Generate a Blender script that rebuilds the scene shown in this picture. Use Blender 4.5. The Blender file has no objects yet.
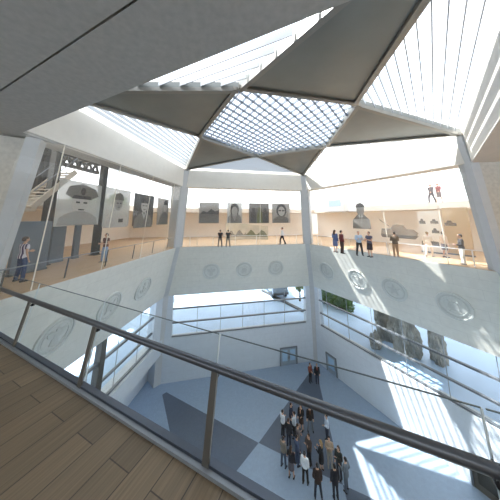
import bpy, bmesh, math, random
from mathutils import Vector, Matrix
random.seed(7)
C = bpy.context.scene.collection
PI = math.pi
# ------------------------------------------------------------------ camera and plan geometry
F, V0, PIT, EYE = 199.178, 188.074, .151, 2.7
TH, CX, CY = -11.466, 1.492, 11.863
K36, S36 = math.cos(math.radians(36)), math.sin(math.radians(36))
cp, sp = math.cos(PIT), math.sin(PIT)
ORI = Vector((0, 0, EYE))
def ray(u, v):
    a = (u-250)/F; b = (V0-v)/F
    return Vector((a, cp-b*sp, sp+b*cp))
def on_z(u, v, z):
    d = ray(u, v); return ORI + d*((z-EYE)/d.z)
def nrm(i):
    a = math.radians(TH+72*i); return Vector((math.sin(a), math.cos(a), 0))
def tan(i):
    a = math.radians(TH+72*i); return Vector((math.cos(a), -math.sin(a), 0))
CEN = Vector((CX, CY, 0))
def pt(i, s, R, z):          # side i, along the side, ring radius, height
    p = CEN + nrm(i)*(R*K36) + tan(i)*s
    return Vector((p.x, p.y, z))
def po(i, s, off, z):        # side i, distance behind the gallery edge
    return pt(i, s, 11.451+off/K36, z)
def corner(i, R, z):         # i: corner between side i-1 and side i
    a = math.radians(TH-36+72*i)
    return Vector((CX+R*math.sin(a), CY+R*math.cos(a), z))
def on_side(i, u, v, R0, z0, R1, z1):
    n = nrm(i); m = (R1-R0)/(z1-z0)*K36; d = ray(u, v)
    A = n.x*d.x+n.y*d.y - m*d.z
    B = K36*R0 + m*(ORI.z-z0) - (n.x*(ORI.x-CX)+n.y*(ORI.y-CY))
    return ORI + d*(B/A)
def s_off(i, u, v, off):     # pixel on the vertical plane `off` metres behind side i -> (s, z)
    R = 11.451+off/K36
    p = on_side(i, u, v, R, 0, R, 5)
    return tan(i).dot(p-CEN), p.z
SIDE = {'left': -1, 'back': 0, 'right': 1, 'near_right': 2, 'near': 3}
R_ROOF, Z_ROOF, RP, ZP = 10.568, 7.405, 4.765, 8.008
R_GAL, R_PB, Z_PB, R_SILL, Z_SILL, R_FL, Z_FL = 11.451, 13.287, -4.834, 13.516, -8.721, 13.748, -12.653
Z_OUT = -8.95
# ------------------------------------------------------------------ materials
def lin(c):
    return tuple((x/12.92 if x <= .04045 else ((x+.055)/1.055)**2.4) for x in [q/255 for q in c])
MATS = {}
def mat(name, rgb, rough=.6, metal=0, var=0, vscale=6, bump=0, spec=.5):
    if name in MATS: return MATS[name]
    m = bpy.data.materials.new(name); m.use_nodes = True
    nt = m.node_tree; b = nt.nodes['Principled BSDF']
    b.inputs['Base Color'].default_value = (*lin(rgb), 1); b.inputs['Roughness'].default_value = rough
    b.inputs['Metallic'].default_value = metal; b.inputs['Specular IOR Level'].default_value = spec
    if var or bump:
        tc = nt.nodes.new('ShaderNodeTexCoord'); n = nt.nodes.new('ShaderNodeTexNoise')
        n.inputs['Scale'].default_value = vscale; n.inputs['Detail'].default_value = 6
        nt.links.new(tc.outputs['Object'], n.inputs['Vector'])
        if var:
            r = nt.nodes.new('ShaderNodeMapRange'); r.inputs[3].default_value = 1-var; r.inputs[4].default_value = 1+var
            r.inputs[1].default_value = .3; r.inputs[2].default_value = .7
            x = nt.nodes.new('ShaderNodeMix'); x.data_type = 'RGBA'; x.blend_type = 'MULTIPLY'
            x.inputs[0].default_value = 1; x.inputs[6].default_value = (*lin(rgb), 1)
            nt.links.new(n.outputs['Fac'], r.inputs[0]); nt.links.new(r.outputs[0], x.inputs[7])
            nt.links.new(x.outputs[2], b.inputs['Base Color'])
        if bump:
            bp = nt.nodes.new('ShaderNodeBump'); bp.inputs['Strength'].default_value = bump; bp.inputs['Distance'].default_value = .02
            nt.links.new(n.outputs['Fac'], bp.inputs['Height']); nt.links.new(bp.outputs[0], b.inputs['Normal'])
    MATS[name] = m; return m
def brickmat(name, rgb, bw, rh, mortar, dark, var=.06, rough=.7, coord='UV', rot=0, grain=0, off=.5, contrast=.0):
    m = bpy.data.materials.new(name); m.use_nodes = True
    nt = m.node_tree; N = nt.nodes; L = nt.links; b = N['Principled BSDF']
    b.inputs['Roughness'].default_value = rough
    tc = N.new('ShaderNodeTexCoord'); mp = N.new('ShaderNodeMapping'); mp.inputs['Rotation'].default_value[2] = rot
    L.new(tc.outputs[coord], mp.inputs['Vector'])
    br = N.new('ShaderNodeTexBrick'); br.inputs['Scale'].default_value = 1
    br.inputs['Brick Width'].default_value = bw; br.inputs['Row Height'].default_value = rh
    br.inputs['Mortar Size'].default_value = mortar; br.inputs['Mortar Smooth'].default_value = .3; br.offset = off; br.offset_frequency = 2
    c = lin(rgb)
    br.inputs['Color1'].default_value = (*[x*(1-contrast) for x in c], 1); br.inputs['Color2'].default_value = (*[x*(1+contrast) for x in c], 1)
    br.inputs['Mortar'].default_value = (*[x*dark for x in c], 1)
    L.new(mp.outputs[0], br.inputs['Vector'])
    n = N.new('ShaderNodeTexNoise'); n.inputs['Scale'].default_value = 3; n.inputs['Detail'].default_value = 8; n.inputs['Roughness'].default_value = .65
    if grain:
        g = N.new('ShaderNodeMapping'); g.inputs['Scale'].default_value = (.25, grain, 1)
        L.new(mp.outputs[0], g.inputs['Vector']); L.new(g.outputs[0], n.inputs['Vector'])
    else: L.new(tc.outputs['Object'], n.inputs['Vector'])
    r = N.new('ShaderNodeMapRange'); r.inputs[1].default_value = .3; r.inputs[2].default_value = .7
    r.inputs[3].default_value = 1-var; r.inputs[4].default_value = 1+var
    L.new(n.outputs['Fac'], r.inputs[0])
    x = N.new('ShaderNodeMix'); x.data_type = 'RGBA'; x.blend_type = 'MULTIPLY'; x.inputs[0].default_value = 1
    L.new(br.outputs['Color'], x.inputs[6]); L.new(r.outputs[0], x.inputs[7]); L.new(x.outputs[2], b.inputs['Base Color'])
    bp = N.new('ShaderNodeBump'); bp.inputs['Strength'].default_value = .25; bp.inputs['Distance'].default_value = .01
    L.new(r.outputs[0], bp.inputs['Height']); L.new(bp.outputs[0], b.inputs['Normal'])
    MATS[name] = m; return m
def glassmat(name, tint, refl, rough=.0, veil=0, graze=.45):
    m = bpy.data.materials.new(name); m.use_nodes = True
    nt = m.node_tree; N = nt.nodes; L = nt.links
    N.remove(N['Principled BSDF']); out = N['Material Output']
    t = N.new('ShaderNodeBsdfTransparent'); t.inputs[0].default_value = (*tint, 1)
    g = N.new('ShaderNodeBsdfGlossy'); g.inputs['Roughness'].default_value = rough
    fr = N.new('ShaderNodeLayerWeight'); fr.inputs['Blend'].default_value = .5
    pw = N.new('ShaderNodeMath'); pw.operation = 'POWER'; pw.inputs[1].default_value = 4; L.new(fr.outputs['Facing'], pw.inputs[0])
    ma = N.new('ShaderNodeMath'); ma.operation = 'MULTIPLY_ADD'; ma.inputs[1].default_value = graze; ma.inputs[2].default_value = refl*.4; L.new(pw.outputs[0], ma.inputs[0])
    mx = N.new('ShaderNodeMixShader'); L.new(ma.outputs[0], mx.inputs[0]); L.new(t.outputs[0], mx.inputs[1]); L.new(g.outputs[0], mx.inputs[2])
    o = mx
    if veil:
        d = N.new('ShaderNodeBsdfTranslucent'); d.inputs[0].default_value = (.95, .97, 1, 1)
        d2 = N.new('ShaderNodeBsdfDiffuse'); d2.inputs[0].default_value = (.9, .93, .95, 1)
        a = N.new('ShaderNodeMixShader'); L.new(d.outputs[0], a.inputs[1]); L.new(d2.outputs[0], a.inputs[2])
        o = N.new('ShaderNodeMixShader'); o.inputs[0].default_value = veil
        L.new(mx.outputs[0], o.inputs[1]); L.new(a.outputs[0], o.inputs[2])
    L.new(o.outputs[0], out.inputs['Surface']); MATS[name] = m; return m
def printmat(name, rgb, alpha=.8):
    m = bpy.data.materials.new(name); m.use_nodes = True
    nt = m.node_tree; N = nt.nodes; L = nt.links; out = N['Material Output']; b = N['Principled BSDF']
    b.inputs['Base Color'].default_value = (*lin(rgb), 1); b.inputs['Roughness'].default_value = .6
    t = N.new('ShaderNodeBsdfTransparent'); mx = N.new('ShaderNodeMixShader'); mx.inputs[0].default_value = alpha
    L.new(t.outputs[0], mx.inputs[1]); L.new(b.outputs[0], mx.inputs[2]); L.new(mx.outputs[0], out.inputs['Surface'])
    MATS[name] = m; return m
M_CONC = brickmat('pale_board_concrete', (217, 217, 209), 2.3, .62, .012, .88, .05, .65, contrast=.012)
M_LOW = brickmat('pale_lower_concrete', (206, 214, 222), 2.3, .62, .012, .9, .04, .6, contrast=.012)
M_SOFF = mat('grey_soffit_concrete', (178, 175, 168), .75, 0, .08, 9, .15)
M_SOFF_L = mat('beige_soffit_plaster', (214, 203, 188), .7, 0, .03, 2)
M_FIN = mat('speckled_grey_concrete', (192, 188, 178), .75, 0, .1, 7, .3)
M_COL = mat('smooth_blue_grey_concrete', (190, 193, 195), .6, 0, .03, 3)
M_BEAM = mat('white_ring_plaster', (228, 225, 217), .6, 0, .02, 3)
M_FLOOR = mat('light_blue_grey_terrazzo', (148, 166, 187), .38, 0, .05, 5)
M_FLOOR_D = mat('dark_blue_grey_terrazzo', (86, 97, 114), .4, 0, .06, 7)
M_DECK = brickmat('weathered_oak_planks', (119, 102, 79), 2.8, .33, .007, .3, .26, .42, 'UV', 0, 14, .37, .2)
M_GFLOOR = brickmat('honey_oak_planks', (198, 167, 130), 2.2, .2, .004, .6, .08, .45, 'UV', 0, 10, .4, .05)
M_BEIGE = mat('warm_beige_plaster', (243, 236, 224), .8, 0, .02, 2)
M_WHITE = mat('white_plaster', (240, 240, 238), .7)
M_STAR = mat('bronze_grey_metal_panel', (134, 136, 132), .36, .65, .05, 1.2)
M_RIB = mat('grey_bronze_metal_rib', (150, 147, 140), .4, .7)
M_LOUV = mat('white_louvre_metal', (186, 191, 196), .4)
M_LOUV_G = mat('blue_grey_grid_metal', (132, 142, 154), .4, .2)
M_STEEL = mat('brushed_steel', (112, 110, 105), .35, .6)
M_RAIL = mat('dark_grey_handrail', (92, 96, 102), .3, .6)
M_CHAN = mat('blue_grey_channel', (86, 94, 106), .35, .5)
M_CHANL = mat('light_grey_channel', (150, 156, 162), .4, .4)
M_BLACK = mat('black_metal', (30, 30, 32), .4, .4)
M_DSTEEL = mat('dark_structural_steel', (84, 82, 78), .6, .2)
M_PANEL = mat('blue_grey_display_panel', (112, 122, 134), .6, 0, .04, 2)
M_MULL = mat('grey_mullion_metal', (120, 126, 132), .4, .4)
M_JOINT = mat('silicone_joint', (150, 158, 166), .5)
M_GLASS = glassmat('clear_gallery_glass', (.95, .96, .955), .1, 0, .07)
M_RGLASS = glassmat('clear_rail_glass', (.965, .975, .975), .03, 0, 0, .18)
M_WGLASS = glassmat('clerestory_glass', (.93, .96, .985), .12)
M_SKYG = glassmat('skylight_glass', (.95, .97, 1), .08)
M_STONE = mat('relief_stone', (206, 209, 205), .7, 0, .04, 8)
M_STONE_D = mat('relief_stone_darker', (194, 197, 193), .75, 0, .05, 8)
M_GROUND = mat('pale_blue_paving', (180, 206, 236), .5, 0, .05, .7)
M_ROCK = mat('grey_green_rock', (164, 160, 150), .9, 0, .3, 1.6, .9)
M_LEAF = mat('leaf_green', (84, 116, 48), .7, 0, .3, 3)
M_LEAF2 = mat('leaf_pale_green', (128, 146, 84), .7, 0, .3, 3)
M_BARK = mat('bark', (92, 78, 62), .9)
def translucent(name, rgb):
    m = bpy.data.materials.new(name); m.use_nodes = True
    N = m.node_tree.nodes; L = m.node_tree.links; N.remove(N['Principled BSDF'])
    a = N.new('ShaderNodeBsdfDiffuse'); b = N.new('ShaderNodeBsdfTranslucent'); x = N.new('ShaderNodeMixShader'); x.inputs[0].default_value = .6
    for q in (a, b): q.inputs[0].default_value = (*lin(rgb), 1)
    L.new(a.outputs[0], x.inputs[1]); L.new(b.outputs[0], x.inputs[2]); L.new(x.outputs[0], N['Material Output'].inputs['Surface'])
    MATS[name] = m; return m
M_DIFFUSER = translucent('white_light_diffuser', (246, 248, 252))  # invented translucent roof sheet, spreads soft daylight into the galleries
# ------------------------------------------------------------------ mesh helpers
class MB:
    def __init__(s): s.v = []; s.f = []; s.mi = []; s.uv = []; s.sm = []
    def add(s, vs, fs, mi=0, uvs=None, smooth=False):
        o = len(s.v); s.v += [tuple(p) for p in vs]
        for k, f in enumerate(fs):
            s.f.append([o+i for i in f]); s.mi.append(mi); s.sm.append(smooth)
            s.uv.append(uvs[k] if uvs else [(vs[i][0], vs[i][1]) for i in f])
    def quadbox(s, b, t, mi=0):       # eight corners, bottom four and top four
        s.add(list(b)+list(t), [(3, 2, 1, 0), (4, 5, 6, 7), (0, 1, 5, 4), (1, 2, 6, 5), (2, 3, 7, 6), (3, 0, 4, 7)], mi)
    def box(s, c, d, M=None, mi=0):
        x, y, z = d[0]/2, d[1]/2, d[2]/2
        P = [Vector((a*x, b*y, e*z))+Vector(c) for e in (-1, 1) for a, b in ((-1, -1), (1, -1), (1, 1), (-1, 1))]
        if M: P = [M @ p for p in P]
        s.quadbox(P[:4], P[4:], mi)
    def bar(s, a, b, w, h, up=Vector((0, 0, 1)), mi=0):   # rectangular bar from a to b
        a = Vector(a); b = Vector(b); d = (b-a).normalized(); x = d.cross(up).normalized(); y = x.cross(d).normalized()
        q = [(-w/2, -h/2), (w/2, -h/2), (w/2, h/2), (-w/2, h/2)]
        s.quadbox([a+x*i+y*j for i, j in q], [b+x*i+y*j for i, j in q], mi)
    def tube(s, path, radii, n=10, mi=0, ref=Vector((0, 1, 0)), cap=True, smooth=True):
        path = [Vector(p) for p in path]; rings = []
        for k, p in enumerate(path):
            d = (path[min(k+1, len(path)-1)]-path[max(k-1, 0)]).normalized()
            x = d.cross(ref)
            if x.length < 1e-3: x = d.cross(Vector((1, 0, 0)))
            x.normalize(); y = d.cross(x).normalized()
            r = radii[k] if isinstance(radii, (list, tuple)) else radii
            rx, ry = r if isinstance(r, (list, tuple)) else (r, r)
            rings.append([p+x*(rx*math.cos(2*PI*j/n))+y*(ry*math.sin(2*PI*j/n)) for j in range(n)])
        vs = [q for r in rings for q in r]; fs = []
        for k in range(len(path)-1):
            for j in range(n):
                fs.append((k*n+j, k*n+(j+1) % n, (k+1)*n+(j+1) % n, (k+1)*n+j))
        if cap: fs.append(tuple(reversed(range(n)))); fs.append(tuple(range((len(path)-1)*n, len(path)*n)))
        s.add(vs, fs, mi, smooth=smooth)
    def ball(s, c, r, n=10, m=7, mi=0, z0=-1., M=None):
        c = Vector(c); vs = []; fs = []
        rx, ry, rz = r if isinstance(r, (list, tuple)) else (r, r, r)
        lo = math.asin(z0)
        for k in range(m+1):
            a = lo+(PI/2-lo)*k/m
            for j in range(n):
                p = Vector((rx*math.cos(a)*math.cos(2*PI*j/n), ry*math.cos(a)*math.sin(2*PI*j/n), rz*math.sin(a)))
                vs.append((M @ p if M else p)+c)
        for k in range(m):
            for j in range(n): fs.append((k*n+j, k*n+(j+1) % n, (k+1)*n+(j+1) % n, (k+1)*n+j))
        s.add(vs, fs, mi, smooth=True)
    def poly(s, pts, th, M=None, mi=0):   # flat outline (x, y) given a thickness along z
        n = len(pts)
        P = [Vector((x, y, 0)) for x, y in pts]+[Vector((x, y, th)) for x, y in pts]
        if M: P = [M @ p for p in P]
        s.add(P, [tuple(reversed(range(n))), tuple(range(n, 2*n))]+[(j, (j+1) % n, n+(j+1) % n, n+j) for j in range(n)], mi)
    def mesh(s, name):
        me = bpy.data.meshes.new(name); me.from_pydata(s.v, [], s.f)
        ul = me.uv_layers.new(name='UVMap'); k = 0
        for f, uv in zip(me.polygons, s.uv):
            for q in uv: ul.data[k].uv = q; k += 1
        me.polygons.foreach_set('material_index', s.mi); me.polygons.foreach_set('use_smooth', s.sm); me.update()
        return me
    def build(s, name, mats, parent=None):
        me = s.mesh(name)
        for m in (mats if isinstance(mats, (list, tuple)) else [mats]): me.materials.append(m)
        o = bpy.data.objects.new(name, me); C.objects.link(o)
        if parent: o.parent = parent
        return o
def fix_normals(o):
    bm = bmesh.new(); bm.from_mesh(o.data); bmesh.ops.recalc_face_normals(bm, faces=bm.faces); bm.to_mesh(o.data); bm.free(); return o
def tag(o, label, cat, group=None):
    o['label'] = label; o['category'] = cat
    if group: o['group'] = group
    return o
def thing(name, label, cat, loc=(0, 0, 0), group=None, M=None):
    o = bpy.data.objects.new(name, None); o.empty_display_size = .2; C.objects.link(o)
    if M: o.matrix_world = M
    else: o.location = loc
    return tag(o, label, cat, group)
def struct(o): o['kind'] = 'structure'; return o
def sempty(name):
    o = bpy.data.objects.new(name, None); C.objects.link(o); return struct(o)
def ring(mb, i, prof, s0=None, s1=None, mi=0, cut0=0, cut1=0):
    """closed (R, z) profile swept along side i; ends mitred to the corners unless s0/s1 are given"""
    n = len(prof); A = []; B = []; 
    for R, z in prof:
        L = R*S36
        A.append((s0 if s0 is not None else -L+cut0, R, z)); B.append((s1 if s1 is not None else L-cut1, R, z))
    vs = [pt(i, *a) for a in A]+[pt(i, *b) for b in B]
    sc = A+B
    acc = [0]
    for k in range(n): 
        a = prof[k]; b = prof[(k+1) % n]; acc.append(acc[-1]+math.hypot(b[0]-a[0], b[1]-a[1]))
    fs = []; uvs = []
    for k in range(n):
        j = (k+1) % n
        f = (k, j, n+j, n+k); fs.append(f)
        uvs.append([(sc[k][0], acc[k]), (sc[j][0], acc[k+1]), (sc[n+j][0], acc[k+1]), (sc[n+k][0], acc[k])])
    fs += [tuple(reversed(range(n))), tuple(range(n, 2*n))]
    uvs += [[(sc[q][1], sc[q][2]) for q in reversed(range(n))], [(sc[n+q][1], sc[n+q][2]) for q in range(n)]]
    mb.add(vs, fs, mi, uvs)
def ringobj(name, i, prof, m, parent=None, **kw):
    mb = MB(); ring(mb, i, prof, **kw); o = fix_normals(mb.build(name, m, parent))
    return o if parent else struct(o)
# ------------------------------------------------------------------ world and sun
w = bpy.data.worlds.new('bright_hazy_sky'); bpy.context.scene.world = w; w.use_nodes = True
nt = w.node_tree; N = nt.nodes; L = nt.links; bg = N['Background']
tc = N.new('ShaderNodeTexCoord'); sx = N.new('ShaderNodeSeparateXYZ'); L.new(tc.outputs['Generated'], sx.inputs[0])
rp = N.new('ShaderNodeValToRGB'); L.new(sx.outputs['Z'], rp.inputs[0])
rp.color_ramp.elements[0].color = (.95, .975, 1, 1); rp.color_ramp.elements[1].color = (.82, .91, 1, 1)
mpg = N.new('ShaderNodeMapping'); mpg.inputs['Scale'].default_value = (1.5, 1.5, 5); L.new(tc.outputs['Generated'], mpg.inputs[0])
ns = N.new('ShaderNodeTexNoise'); ns.inputs['Scale'].default_value = 2.2; ns.inputs['Detail'].default_value = 7; L.new(mpg.outputs[0], ns.inputs['Vector'])
cr = N.new('ShaderNodeValToRGB'); cr.color_ramp.elements[0].position = .38; cr.color_ramp.elements[1].position = .62; L.new(ns.outputs['Fac'], cr.inputs[0])
mx = N.new('ShaderNodeMix'); mx.data_type = 'RGBA'; L.new(cr.outputs[0], mx.inputs[0]); L.new(rp.outputs[0], mx.inputs[6]); mx.inputs[7].default_value = (1, 1, 1, 1)
L.new(mx.outputs[2], bg.inputs[0]); bg.inputs[1].default_value = 2.6
sl = bpy.data.lights.new('sun', 'SUN'); sl.energy = 17; sl.angle = .009; sl.color = (1, .965, .9)
so = bpy.data.objects.new('sun', sl); C.objects.link(so)
AZ, EL = math.radians(281.8), math.radians(55.8)
sd = Vector((math.sin(AZ)*math.cos(EL), math.cos(AZ)*math.cos(EL), math.sin(EL)))
so.rotation_euler = sd.to_track_quat('Z', 'Y').to_euler(); so.location = (-20, 10, 40)
# ------------------------------------------------------------------ courtyard floor with its inlaid star
mb = MB()
T = [corner(i, 13.0, Z_FL) for i in range(5)]; O = [corner(i, 15.5, Z_FL) for i in range(5)]
Q = [pt(i, 0, 4.5/K36, Z_FL) for i in range(5)]
for i in range(5):
    j = (i+1) % 5; h = (i-1) % 5
    t1 = T[i]+(Q[i]-T[i])*.07; t0 = T[i]+(Q[h]-T[i])*.07
    mb.add([t0, Q[h], Q[i], t1], [(0, 1, 2, 3)], 1)
    j0 = T[j]+(Q[i]-T[j])*.07
    mb.add([t1, Q[i], j0, O[j], O[i]], [(0, 1, 2, 3, 4)], 0)
    mb.add([t0, t1, O[i]], [(0, 1, 2)], 0)
mb.add(Q, [(0, 1, 2, 3, 4)], 0)
mb.add([corner(i, 15.5, Z_FL-.4) for i in range(5)], [(4, 3, 2, 1, 0)], 0)
fix = mb.build('floor', [M_FLOOR, M_FLOOR_D]); struct(fix)
for p in fix.data.polygons:
    if p.normal.z < 0 and p.center.z > Z_FL-.2: p.flip()
# ------------------------------------------------------------------ walls of the well
for nm in ('left', 'back', 'right'):
    i = SIDE[nm]
    ringobj('wall_%s_parapet' % nm, i, [(R_GAL, -.02), (R_GAL, -.06), (R_PB, Z_PB), (R_PB+.55, Z_PB), (R_GAL+.9, -.02)], M_CONC)
    if nm == 'left':
        ringobj('wall_left_lower', i, [(R_SILL-.15, Z_SILL), (R_SILL-.05, Z_SILL-1.35), (R_SILL+1.2, Z_SILL-1.35), (R_SILL+1.2, Z_SILL)], M_LOW)
        ringobj('wall_left_recess', i, [(R_FL+1.5, Z_SILL-1.35), (R_FL+1.5, Z_FL), (R_FL+2, Z_FL), (R_FL+2, Z_SILL-1.35)], M_LOW)
    else:
        ringobj('wall_%s_lower' % nm, i, [(R_SILL, Z_SILL), (R_FL, Z_FL), (R_FL+.8, Z_FL), (R_SILL+.8, Z_SILL)], M_LOW)
for nm in ('near', 'near_right'):
    i = SIDE[nm]
    ringobj('wall_%s' % nm, i, [(R_GAL, -.5), (R_PB, Z_PB), (R_FL, Z_FL), (R_FL+.8, Z_FL), (R_PB+.8, Z_PB), (R_GAL+.9, -.5)], M_CONC)
# clerestory windows: jambs near the corners, two rails, a pane per bay
wn = 0
for nm in ('left', 'back', 'right'):
    i = SIDE[nm]; wn += 1
    W = sempty('window_%d' % wn)
    L0, L1 = 7.05, 7.05
    if nm == 'left': L1 = 6.4
    zs = [Z_SILL+(Z_PB-Z_SILL)*k/3 for k in range(4)]
    def rz(z): return R_PB+.25+(z-Z_PB)/(Z_SILL-Z_PB)*(R_SILL-R_PB)
    mb = MB(); ring(mb, i, [(rz(zs[0]), zs[0]), (rz(zs[3]), zs[3]), (rz(zs[3])+.02, zs[3]), (rz(zs[0])+.02, zs[0])], -L0, L1); fix_normals(mb.build('pane', M_WGLASS, W))
    for k in (0, 1, 2):
        z = zs[k]+(.06 if k == 0 else 0); R = rz(z); mb = MB()
        ring(mb, i, [(R-.14, z-.06), (R-.14, z+.06), (R+.06, z+.06), (R+.06, z-.06)], -L0-.3, L1+.5); fix_normals(mb.build('rail', M_MULL, W))
    for k in range(-2, 4):
        s = -.05+2.32*(k-.0) if nm != 'right' else .9+2.32*(k-1)
        if abs(s) > 6.6: continue
        mb = MB(); ring(mb, i, [(rz(zs[0])-.02, zs[0]), (rz(zs[3])-.02, zs[3]), (rz(zs[3])+.03, zs[3]), (rz(zs[0])+.03, zs[0])], s-.018, s+.018); fix_normals(mb.build('glazing_joint', M_JOINT, W))
    for e, (s0, s1) in enumerate(((None, -L0), (L1, None))):
        ringobj('wall_%s_jamb' % nm, i, [(R_PB+.02, Z_PB), (R_SILL+.02, Z_SILL), (R_SILL+.75, Z_SILL), (R_PB+.75, Z_PB)], M_LOW, s0=s0, s1=s1)
    if nm == 'left':
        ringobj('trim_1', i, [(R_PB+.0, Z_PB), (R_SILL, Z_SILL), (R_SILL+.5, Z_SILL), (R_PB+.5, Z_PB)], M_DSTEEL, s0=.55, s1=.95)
# ------------------------------------------------------------------ corner columns and the two radial walls
COLP = [(10.38, 7.3), (10.62, 5.75), (11.27, 0), (13.12, Z_PB), (13.38, Z_SILL), (13.6, Z_FL)]
def radial(name, k, outs, half, m, prof=COLP, sh=0):
    a = math.radians(TH-36+72*k); r = Vector((math.sin(a), math.cos(a), 0)); t = Vector((math.cos(a), -math.sin(a), 0))
    pr = prof+[(R, z) for R, z in outs]; n = len(pr); mb = MB()
    vs = [CEN+r*R+t*(e*half+sh)+Vector((0, 0, z)) for e in (-1, 1) for R, z in pr]
    fs = [tuple(range(n)), tuple(reversed(range(n, 2*n)))]+[(j, n+j, n+(j+1) % n, (j+1) % n) for j in range(n)]
    mb.add(vs, fs, 0); return fix_normals(mb.build(name, m))
for k in range(0, 2):
    o = radial('column', k, [(15.0, Z_FL), (14.6, Z_PB), (12.5, 0), (12.3, 7.3)], .44, M_COL); struct(o)
for k, hw, sh in ((-1, .27, 1.2), (2, .36, -.25), (3, .48, 0)):
    o = radial('column', k, [(15.0, Z_FL), (14.6, Z_PB), (11.6, 0), (10.9, 7.3)], hw, M_COL, sh=sh); struct(o)
WP = [(10.98, 5.72), (11.58, .0)]
for k, nm in ((-1, 'wall_left_return'), (2, 'wall_right_return')):
    o = radial(nm, k, [(24, 0), (24, 5.72)], .25 if k < 0 else .33, M_FIN, WP, 1.2 if k < 0 else -.25); struct(o)
# ------------------------------------------------------------------ ring beams, ceilings over the galleries
for nm in ('left', 'back', 'right', 'near_right', 'near'):
    i = SIDE[nm]
    ringobj('wall_%s_beam' % nm, i, [(R_ROOF, Z_ROOF), (10.765, 5.75), (11.15, 5.75), (11.15, Z_ROOF+.15)], M_BEAM)
    if nm in ('left', 'back', 'right'):
        ringobj('ceiling_%s_bulkhead' % nm, i, [(11.15, 5.8), (12.5, 5.8), (12.5, Z_ROOF+.15), (11.15, Z_ROOF+.15)], M_SOFF_L if nm != 'left' else M_SOFF)
        ringobj('ceiling_%s' % nm, i, [(12.5, 8.9), (25.5, 8.9), (25.5, 9.0), (12.5, 9.0)], M_DIFFUSER if nm != 'left' else M_SOFF)  # roof material chosen for light: diffusing over back and right, opaque to darken left
        ringobj('wall_%s_upstand' % nm, i, [(12.3, Z_ROOF), (12.5, Z_ROOF), (12.5, 8.9), (12.3, 8.9)], M_WHITE)
m = M_SOFF
ringobj('wall_near_rear', 3, [(24, 0), (24.5, 0), (24.5, 2.2), (24, 2.2)], M_WHITE)  # unseen low wall, added to cut the light from behind the camera
ringobj('wall_near_right_rear', 2, [(24, 0), (24.5, 0), (24.5, 2.2), (24, 2.2)], M_WHITE)  # unseen, added likewise to hold back light on the near right side
ringobj('ceiling_near_edge', 3, [(10.80, 5.65), (12.29, 5.65), (12.29, 6.1), (10.80, 6.1)], m)
ringobj('ceiling_near', 3, [(12.33, 5.65), (26, 5.65), (26, 6.1), (12.33, 6.1)], m)
ringobj('ceiling_near_groove', 3, [(12.25, 5.75), (12.4, 5.75), (12.4, 5.9), (12.25, 5.9)], M_BLACK)
ringobj('ceiling_near_right', 2, [(10.80, 5.72), (26, 5.72), (26, 6.1), (10.80, 6.1)], M_SOFF_L)
# ------------------------------------------------------------------ star ceiling
TR = [corner(i, R_ROOF-.02, Z_ROOF) for i in range(5)]
QR = [pt(i, 0, RP/K36, ZP) for i in range(5)]
UP = Vector((0, 0, 1))
STAR = sempty('ceiling_star')
for i in range(5):
    h = (i-1) % 5; tip, a, b = TR[i], QR[h], QR[i]
    mb = MB(); d = Vector((0, 0, .3))
    mb.add([tip, a, b, tip+d, a+d, b+d], [(0, 1, 2), (5, 4, 3), (0, 3, 4, 1), (1, 4, 5, 2), (2, 5, 3, 0)], 0)
    fix_normals(mb.build('star_panel', M_STAR, STAR))
    for p, q in ((tip, a), (tip, b), (a, b)):
        mb = MB(); dr = (q-p).normalized()
        c = ((tip+a+b)/3-(p+q)/2); c -= dr*c.dot(dr); c.normalize()
        mb.bar(p+c*.1-UP*.02, q+c*.1-UP*.02, .2, .16, UP); fix_normals(mb.build('star_rib', M_RIB, STAR))
# lattice over the central pentagon
def inside_clip(p, d, poly):
    lo, hi = -1e9, 1e9; n = len(poly); cc = sum(poly, Vector((0, 0, 0)))/n
    for k in range(n):
        a, b = poly[k], poly[(k+1) % n]; e = b-a; nn = Vector((e.y, -e.x, 0))
        if nn.dot(cc-a) < 0: nn = -nn
        den = nn.dot(d); num = nn.dot(a-p)
        if abs(den) < 1e-9:
            if num > 0: return None
            continue
        t = num/den
        if den > 0: lo = max(lo, t)
        else: hi = min(hi, t)
    return (lo, hi) if hi-lo > .05 else None
W = sempty('window_4')
QF = [Vector((q.x, q.y, ZP)) for q in QR]
d1 = (QF[3]-QF[4]).normalized(); d2 = Vector((-d1.y, d1.x, 0))
cc = sum(QF, Vector((0, 0, 0)))/5
d2 = Vector((math.sin(math.radians(39.5)), math.cos(math.radians(39.5)), 0))
for fam, d in enumerate((d1, d2)):
    e = Vector((d.y, -d.x, 0))
    for k in range(-14, 15):
        p = cc+e*(k*.44+.1); r = inside_clip(p, d, QF)
        if not r: continue
        mb = MB(); mb.bar(p+d*r[0]+UP*(.14+.004*fam), p+d*r[1]+UP*(.14+.004*fam), .04, .12, UP); fix_normals(mb.build('lattice_bar', M_LOUV_G, W))
mb = MB(); mb.add([q+UP*.34 for q in QF]+[q+UP*.36 for q in QF], [(4, 3, 2, 1, 0), (5, 6, 7, 8, 9)]); mb.build('pane', M_SKYG, W)
# louvred triangles
for i in range(5):
    W = sempty('window_%d' % (5+i)); A, B, P = TR[i], TR[(i+1) % 5], QR[i]
    mb = MB(); n, dp = {0: (9, .3), 1: (4, .16), 2: (13, .3), 3: (9, .26), 4: (12, .17)}[i]
    for k in range(1, n):
        f = k/n; p = A+(P-A)*f; q = B+(P-B)*f; dd = (q-p).normalized()
        if (q-p).length < .5: continue
        mb = MB(); mb.bar(p+dd*.12+UP*.2, q-dd*.12+UP*.2, .03, dp, UP); fix_normals(mb.build('louvre_slat', M_LOUV, W))
    mb = MB(); mb.add([A+UP*.42, B+UP*.42, P+UP*.42, A+UP*.44, B+UP*.44, P+UP*.44], [(0, 1, 2), (3, 4, 5)]); mb.build('pane', M_SKYG, W)
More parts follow.
